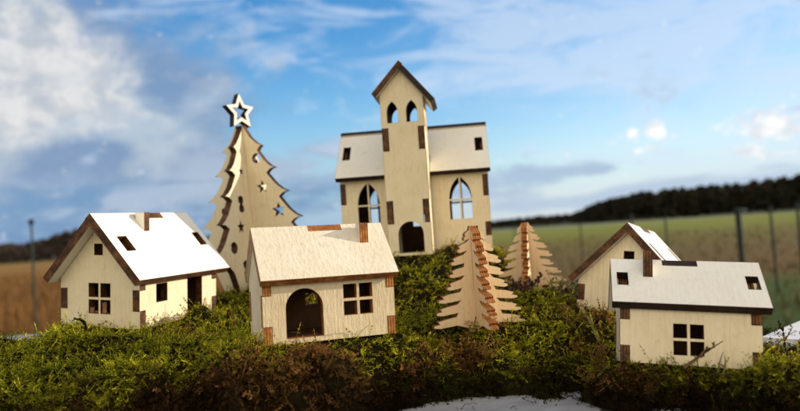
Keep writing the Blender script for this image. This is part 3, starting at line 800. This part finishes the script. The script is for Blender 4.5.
# ------------------------------------------------------------------ field, woods, fence (true distances, in cm)
GND = -112.0
m, nt, out = new_mat('field'); t = NT(nt)
pos = t.n('NewGeometry').outputs['Position']; sep = t.n('SeparateXYZ'); nt.links.new(pos, sep.inputs[0])
X_, Y_ = sep.outputs[0], sep.outputs[1]                       # decimetres
wob = t.math('MULTIPLY', t.math('SUBTRACT', t.noise(t.mapping(pos, (.012, .02, 1)), 1, 3, .6), .5), 1.2)
lg = t.math('ADD', t.math('LOGARITHM', t.math('MAXIMUM', Y_, 1), 10), t.math('MULTIPLY', wob, .16))
fine = t.noise(t.mapping(pos, (.35, .12, 1)), 1, 5, .7); fine2 = t.noise(pos, 1.6, 4, .7)
fwd = t.ramp(t.math('DIVIDE', lg, 4.0), [(.44, (.05, .09, .018)), (.505, (.07, .10, .024)), (.535, (.16, .095, .036)), (.60, (.165, .12, .042)), (.645, (.19, .155, .04)), (.72, (.22, .235, .04)), (.795, (.25, .25, .06)), (.825, (.27, .28, .17)), (.86, (.18, .19, .10)), (.9, (.10, .11, .05))])
lft = t.ramp(t.math('DIVIDE', lg, 4.0), [(.42, (.04, .04, .015)), (.46, (.12, .055, .018)), (.55, (.20, .092, .024)), (.66, (.27, .135, .036)), (.78, (.32, .18, .05)), (.86, (.2, .16, .06))])
ratio = t.math('DIVIDE', X_, t.math('MAXIMUM', Y_, 1))
side = t.sstep(t.math('ADD', ratio, t.math('MULTIPLY', wob, .08)), -.30, .05)
col = t.mix(side, lft, fwd)
col = t.mix(t.math('MULTIPLY', t.sstep(fine, .4, .7), .45), col, (.03, .022, .008))
col = t.mix(t.math('MULTIPLY', t.sstep(fine2, .5, .75), .3), col, (.20, .16, .06))
principled(t, out, col, .95, fine2, .6, .3, .05); M['field'] = m
fg = [(-1500, -800), (1500, -800), (1500, 0)]
S_ = 200000.0
me = bpy.data.meshes.new('field'); me.from_pydata([(-S_, -S_, GND), (S_, -S_, GND), (S_, S_, GND), (-S_, S_, GND)], [], [(0, 1, 2, 3)])
tag(link('field', me, [M['field']]), kind='structure')

M['wood'] = simple_mat('wood_foliage', (.012, .014, .008), (.035, .028, .014), .03, .9, 0)
M['barewood'] = simple_mat('bare_wood', (.045, .037, .032), (.085, .062, .048), .05, .9, 0)
def blades_quads(V, Fq):
    me = bpy.data.meshes.new('m'); me.from_pydata(V, [], Fq); me.update(); return me
def wood(name, label, line, hgt, n_tree, clumps, size, mats, seed, trunk=True):
    """line: list of (px, depth cm, top px height) ; crowns of small irregular faces on trunks"""
    rr = random.Random(seed); V, Fq = [], []
    def quad(c, s):
        n = Vector((rr.gauss(0, 1), rr.gauss(0, 1), rr.gauss(0, 1))).normalized(); u = n.orthogonal().normalized(); v = n.cross(u); k = len(V)
        for a_, b_ in ((-1, -.6), (.8, -1), (1, .7), (-.5, 1)): V.append(tuple(c + u * a_ * s * rr.uniform(.6, 1) + v * b_ * s * rr.uniform(.6, 1)))
        Fq.append((k, k + 1, k + 2, k + 3))
    for i in range(n_tree):
        k = i / (n_tree - 1) * (len(line) - 1); j = min(int(k), len(line) - 2); f = k - j
        px = line[j][0] + (line[j + 1][0] - line[j][0]) * f; d = line[j][1] + (line[j + 1][1] - line[j][1]) * f; hp = line[j][2] + (line[j + 1][2] - line[j][2]) * f
        d *= rr.uniform(1, 1.12); x = (px - 400) / FPX * d; h = hp / FPX * d * rr.uniform(.82, 1.02)
        h = h + (-GND)
        w = h * rr.uniform(.22, .34)
        c0 = Vector((x, d, GND))
        # trunk
        kk = len(V); r0 = h * .014
        for a_ in range(4):
            V.append((x + r0 * math.cos(a_ * PI / 2), d + r0 * math.sin(a_ * PI / 2), GND)); 
        for a_ in range(4): V.append((x + r0 * .4 * math.cos(a_ * PI / 2), d + r0 * .4 * math.sin(a_ * PI / 2), GND + h * .85))
        for a_ in range(4): Fq.append((kk + a_, kk + (a_ + 1) % 4, kk + 4 + (a_ + 1) % 4, kk + 4 + a_))
        for c in range(clumps):
            zf = rr.random() ** .8; rad = w * (math.sin(PI * min(1, .18 + zf * .82)) ** .7 + .06)
            th = rr.uniform(0, 2 * PI); q = rr.random() ** .5
            cc = c0 + Vector((math.cos(th) * rad * q, math.sin(th) * rad * q, h * (.06 + .94 * zf)))
            quad(cc, h * size * rr.uniform(.5, 1.3))
    return tag(link(name, blades_quads(V, Fq), mats), label=label, cat='woodland', kind='stuff')
def hz(px): return 234 + (400 - px) * .0673
wood('woodland', 'dark wood along the far edge of the field at the right', [(572, 40000, 9), (600, 33000, 19), (650, 29000, 26), (720, 25500, 27), (800, 22000, 32), (900, 19000, 38), (1000, 17000, 44)], 0, 190, 150, .085, [M['wood']], 3)
wood('distant_woodland', 'low distant strip of trees on the horizon left of the dark wood', [(330, 90000, 6), (420, 90000, 5), (480, 80000, 6), (520, 70000, 8), (585, 62000, 9)], 0, 120, 70, .16, [M['wood']], 4)
wood('bare_woodland', 'brown leafless trees on the horizon at the far left', [(-160, 24000, 24), (-60, 22000, 22), (0, 21000, 17), (25, 23000, 16), (60, 20000, 24), (95, 19500, 30), (130, 24000, 22), (200, 40000, 14), (300, 60000, 8)], 0, 130, 130, .075, [M['barewood']], 5)

# dry standing grass in the field, nearer parts only
def tall_grass():
    r_ = np.random.default_rng(8); n = 26000
    d = 350 * np.exp(r_.random(n) * 2.6); ax = r_.uniform(-.85, .75, n); keep = (ax < -.02) | (r_.random(n) < .35) ; d, ax = d[keep], ax[keep]; n = len(d)
    x = ax * d; h = r_.uniform(8, 26, n) * np.where(ax < -.1, 1.5, .8) * (.6 + .8 * vnoise(x * .01, d * .01, 12)); w = r_.uniform(.5, 1.3, n) * (1 + d / 1500)
    th = r_.uniform(0, PI, n); lx, ly = r_.normal(0, .25, n) * h, r_.normal(0, .25, n) * h
    cx, sy = np.cos(th) * w, np.sin(th) * w
    g = np.full(n, GND - .5)
    v = np.stack([np.stack([x - cx, d - sy, g], 1), np.stack([x + cx, d + sy, g], 1), np.stack([x + lx, d + ly, g + h], 1)], 1).reshape(-1, 3)
    me = bpy.data.meshes.new('tall_grass'); f = np.arange(3 * n).reshape(-1, 3); me.from_pydata(v.tolist(), [], f.tolist()); me.update()
    return me
m, nt, out = new_mat('dry_grass'); t = NT(nt)
pos = t.n('NewGeometry').outputs['Position']; sep = t.n('SeparateXYZ'); nt.links.new(pos, sep.inputs[0])
ratio = t.math('DIVIDE', sep.outputs[0], t.math('MAXIMUM', sep.outputs[1], 1)); sd = t.sstep(ratio, -.2, .15)
nn = t.noise(t.mapping(pos, (.05, .05, .05)), 1, 4, .7)
c = t.mix(sd, t.ramp(nn, [(.35, (.085, .04, .013)), (.65, (.20, .098, .028))]), t.ramp(nn, [(.4, (.05, .06, .014)), (.65, (.14, .085, .03))]))
principled(t, out, c, .9); M['drygrass'] = m
tag(link('tall_grass', tall_grass(), [M['drygrass']]), label='dry brown grass standing in the field', cat='grass', kind='stuff')

M['post'] = simple_mat('green_metal', (.010, .016, .012), (.022, .032, .022), 3, .5)
M['wire'] = simple_mat('wire_metal', (.05, .06, .05), (.12, .13, .11), 3, .5)
M['palepost'] = simple_mat('weathered_green_metal', (.015, .026, .020), (.035, .052, .042), 3, .5)
posts = [(797, 640, 1.4, 203), (770, 900, 1.6, 206), (737.5, 600, 2.5, 208), (665, 1100, 1.6, 216), (631, 1300, 2.2, 214), (580, 1700, 1.9, 222), (514, 2300, 2.2, 224)]
posts_xy = []
GRP = 'dark metal posts of the wire fence'
pl = ['thin dark fence post at the right edge of the photo', 'thin dark fence post just left of the rightmost one', 'thick dark fence post rising behind the front right house', 'faint fence post seen beside the roof of the rear right house', 'dark-topped fence post behind the peak of the rear right house', 'faint fence post left of the rear right house', 'faint fence post behind the smaller pine']
for (px, d, r_, ty), lb in zip(posts, pl):
    p = at(px, ty, d); hgt = p.z - GND
    root = empty('fence_post', (p.x, p.y, GND), label=lb, cat='fence post', group=GRP)
    bm = bmesh.new(); tube(bm, [(0, 0, -5), (0, 0, hgt - 2)], [r_, r_], 10); me = bpy.data.meshes.new('post'); bm.to_mesh(me); bm.free(); link('post', me, [M['post']], root)
    bm = bmesh.new(); tube(bm, [(0, 0, hgt - 2.2), (0, 0, hgt - .6), (0, 0, hgt)], [r_ * 1.25, r_ * 1.25, r_ * .5], 10); me = bpy.data.meshes.new('cap'); bm.to_mesh(me); bm.free(); link('cap', me, [M['post']], root)
    posts_xy.append((p.x, p.y, hgt))
# wires of the fence: the row runs away to the left; strung between neighbours sorted by distance
row = [posts_xy[i] for i in (2, 3, 4, 5, 6)]
bm = bmesh.new()
ref = Vector((row[0][0], row[0][1], GND))
ext = [(row[0][0] + 420, row[0][1] - 160, row[0][2])] + row
for a_, b_ in zip(ext, ext[1:]):
    for f in (.12, .35, .58, .8, .97):
        p = Vector((a_[0], a_[1], GND + a_[2] * f)) - ref; q = Vector((b_[0], b_[1], GND + b_[2] * f)) - ref
        tube(bm, [p, p.lerp(q, .5) - Vector((0, 0, 2.0)), q], [.22, .22, .22], 4)
me = bpy.data.meshes.new('fence_wire'); bm.to_mesh(me); bm.free()
o = link('fence_wire', me, [M['wire']]); o.location = ref; tag(o, 'fence wires strung between the dark posts across the field', 'fence wire')
# tall pole at the far left
p = at(31, 219, 640); hgt = p.z - GND
root = empty('lamp_pole', (p.x, p.y, GND), label='slim pale green pole with a small dark head at the far left', cat='pole')
bm = bmesh.new(); tube(bm, [(0, 0, -5), (0, 0, hgt - 5)], [1.2, 1.0], 10); me = bpy.data.meshes.new('post'); bm.to_mesh(me); bm.free(); link('post', me, [M['palepost']], root)
bm = bmesh.new(); tube(bm, [(0, 0, hgt - 5.5), (0, 0, hgt - 4), (0, 0, hgt - 1), (0, 0, hgt)], [1.4, 2.6, 2.6, 1.0], 10); me = bpy.data.meshes.new('head'); bm.to_mesh(me); bm.free(); link('head', me, [M['post']], root)

# ------------------------------------------------------------------ world
SUN_AZ = -9.0     # degrees towards the camera from straight right
SUN_EL = 15.0
w = bpy.data.worlds.new('World'); sc.world = w; w.use_nodes = True
nt = w.node_tree; nt.nodes.clear(); t = NT(nt)
out = nt.nodes.new('ShaderNodeOutputWorld'); bg = t.n('Background')
sky = t.n('TexSky', sky_type='NISHITA'); sky.sun_disc = False
sky.sun_elevation = R(SUN_EL); sky.sun_rotation = R(90 + SUN_AZ)
sky.air_density = 1.0; sky.dust_density = .6; sky.ozone_density = 1.6; sky.altitude = 50
hs = t.n('HueSaturation'); hs.inputs['Saturation'].default_value = 1.5; hs.inputs['Value'].default_value = 1.8; hs.inputs['Hue'].default_value = .507; nt.links.new(sky.outputs[0], hs.inputs['Color'])
D_ = t.n('TexCoord').outputs['Generated']; sep = t.n('SeparateXYZ'); nt.links.new(D_, sep.inputs[0])
az = t.math('ARCTAN2', sep.outputs[0], sep.outputs[1]); el = t.math('ARCSINE', sep.outputs[2])
def ae(px, py):
    v = at(px, py, 1.0).normalized(); return math.atan2(v.x, v.y), math.asin(v.z)
comb = t.n('CombineXYZ'); t.put(comb.inputs[0], az); t.put(comb.inputs[1], el); AE = comb.outputs[0]
def blob(px, py, rx, ry, amp):
    a0, e0 = ae(px, py)
    u = t.math('DIVIDE', t.math('SUBTRACT', az, a0), rx / FPX); v = t.math('DIVIDE', t.math('SUBTRACT', el, e0), ry / FPX)
    q = t.math('ADD', t.math('MULTIPLY', u, u), t.math('MULTIPLY', v, v))
    return t.math('MULTIPLY', t.math('POWER', 2.718, t.math('MULTIPLY', q, -1)), amp)
def total(lst):
    r_ = None
    for b_ in lst:
        g = blob(*b_); r_ = g if r_ is None else t.math('ADD', r_, g)
    return r_
big = t.noise(t.mapping(AE, (1, 1.5, 1)), 6, 6, .52, .3)
fin = t.noise(t.mapping(AE, (1, 1.3, 1)), 26, 5, .6, .2)
strk = t.noise(t.mapping(AE, (1, 3.6, 1), (.3, .1, 0)), 5.5, 6, .6, .8)
nz = t.math('ADD', t.math('MULTIPLY', t.math('SUBTRACT', big, .5), 1.5), t.math('MULTIPLY', t.math('SUBTRACT', fin, .5), .7))
def layer(col_in, lst, color, lo, hi, n=nz, k=1.0, op=1.0):
    dns = t.math('ADD', total(lst), t.math('MULTIPLY', n, k)); f = t.math('MULTIPLY', t.sstep(dns, lo, hi), op)
    return t.mix(f, col_in, color)
K = 1.0 / .12                                                    # colours below are what the picture shows; the strength is .1
def c_(r_, g_, b_): return tuple(K * ((v / 255) ** 2.2) for v in (r_, g_, b_))
col = hs.outputs[0]
# pale haze towards the sun side and along the horizon
hz_r = t.math('MULTIPLY', t.sstep(az, -.15, .75), t.sstep(el, .50, .0))
low = t.math('MULTIPLY', t.sstep(el, .22, .0), t.sstep(az, .35, -.1))
col = t.mix(t.math('MULTIPLY', low, .85), col, c_(140, 180, 224))
col = t.mix(t.math('MULTIPLY', hz_r, .80), col, c_(202, 222, 248))
col = t.mix(t.math('MULTIPLY', t.math('MULTIPLY', t.sstep(el, .16, .0), t.sstep(az, -.2, .3)), .75), col, c_(206, 222, 244))
# dark blue-grey stratus low on the left
strn = t.math('MULTIPLY', t.math('SUBTRACT', strk, .5), 1.5)
col = layer(col, [(40, 200, 260, 48, .95), (150, 175, 190, 26, .55), (300, 205, 190, 20, .5), (0, 170, 160, 60, .5)], c_(100, 136, 184), .32, .95, strn, 2.0, .75)
col = layer(col, [(60, 160, 230, 26, .85), (270, 172, 150, 18, .65), (40, 218, 200, 13, .7), (200, 196, 120, 9, .45), (520, 196, 120, 9, .5), (330, 225, 160, 14, .5)], c_(180, 197, 218), .30, .95, strn, 2.0, .85)
# cumulus at the upper left
col = layer(col, [(20, 40, 120, 85, 1.1), (60, 120, 150, 60, .95), (175, 92, 65, 34, .6), (120, 140, 130, 34, .5)], t.mix(t.sstep(big, .4, .62), c_(128, 154, 190), c_(184, 198, 213)), .10, .90, nz, 1.2, .9)
col = layer(col, [(15, 45, 90, 62, 1.0), (55, 85, 90, 40, .55), (190, 78, 42, 14, .40), (10, 130, 60, 30, .35)], t.mix(t.sstep(fin, .35, .62), c_(194, 200, 208), c_(234, 233, 231)), .30, 1.10, nz, 1.45, .9)
# wispy cirrus over the top middle and right
col = layer(col, [(330, -20, 300, 55, .45), (560, 20, 260, 55, .6), (720, 60, 210, 110, .6), (440, 90, 260, 40, .32)], c_(214, 230, 250), .25, 1.1, strn, 2.2, .62)
# small puffs at the right and the low bank
col = layer(col, [(658, 131, 15, 12, 1.0), (631, 134, 10, 8, .85), (765, 124, 34, 13, 1.0), (742, 152, 16, 6, .7), (768, 156, 16, 6, .7), (648, 154, 12, 5, .6), (610, 140, 8, 5, .4), (788, 133, 20, 8, .5)], t.mix(t.sstep(fin, .38, .6), c_(226, 230, 238), tuple(1.04 * v for v in c_(255, 254, 252))), .30, .95, t.math('MULTIPLY', t.math('SUBTRACT', t.noise(t.mapping(AE, (1, 1.4, 1)), 48, 5, .62, .3), .5), 2.2), 1.25, .95)
col = layer(col, [(565, 172, 62, 10, .75), (510, 180, 60, 11, .65), (602, 168, 14, 6, .7), (470, 190, 60, 8, .5)], c_(166, 187, 215), .25, 1.05, t.math('ADD', nz, strn), 1.5, .8)
col = layer(col, [(740, 178, 160, 11, .8), (620, 198, 120, 9, .7), (560, 205, 150, 8, .5)], c_(178, 198, 222), .30, .95, strn, 1.3, .8)
# added fill: unseen bright broken cloud behind the viewer, lifting the shaded walls
back = t.math('MULTIPLY', t.sstep(t.math('MULTIPLY', sep.outputs[1], -1), -.05, .45), t.sstep(t.math('ADD', sep.outputs[2], t.math('MULTIPLY', t.math('SUBTRACT', t.noise(D_, 3.5, 5, .6), .5), .5)), -.1, .15))
col = t.mix(t.math('MULTIPLY', back, .9), col, tuple(K * v for v in (1.56, 1.38, 1.05)))
nt.links.new(col, bg.inputs[0]); bg.inputs[1].default_value = .12
nt.links.new(bg.outputs[0], out.inputs[0])

sun = bpy.data.lights.new('sun', 'SUN'); sun.energy = 5.0; sun.angle = R(.5); sun.color = (1, .88, .70)
so = bpy.data.objects.new('sun', sun); COL.objects.link(so)
sd = Vector((math.cos(R(SUN_EL)) * math.cos(R(SUN_AZ)), -math.cos(R(SUN_EL)) * math.sin(R(SUN_AZ)), math.sin(R(SUN_EL))))
so.rotation_euler = sd.to_track_quat('Z', 'Y').to_euler(); so.location = (40, -5, 20)

# ------------------------------------------------------------------ scale to 1 BU = 10 cm
S = .1
for me in {o.data for o in bpy.data.objects if o.type == 'MESH'}: me.transform(Matrix.Scale(S, 4)); me.update()
for o in bpy.data.objects:
    if o.type != 'LIGHT': o.location = o.location * S

cam = bpy.data.cameras.new('camera'); co = bpy.data.objects.new('camera', cam); COL.objects.link(co)
cam.sensor_width = 36; cam.lens = FPX / 800 * 36; cam.clip_start = .05; cam.clip_end = 60000
co.rotation_mode = 'QUATERNION'
co.rotation_quaternion = (Matrix.Rotation(PI / 2 + PITCH, 3, 'X') @ Matrix.Rotation(-ROLL, 3, 'Z')).to_quaternion()
cam.dof.use_dof = True; cam.dof.focus_distance = 3.1; cam.dof.aperture_fstop = (cam.lens * .001) / (.27 * S); cam.dof.aperture_blades = 0
sc.camera = co

sc.render.engine = 'CYCLES'
sc.view_settings.view_transform = 'Standard'; sc.view_settings.look = 'None'; sc.view_settings.exposure = 0; sc.view_settings.gamma = 1
sc.cycles.max_bounces = 5; sc.cycles.diffuse_bounces = 3; sc.cycles.transmission_bounces = 2; sc.cycles.caustics_reflective = False; sc.cycles.caustics_refractive = False
sc.cycles.use_denoising = True
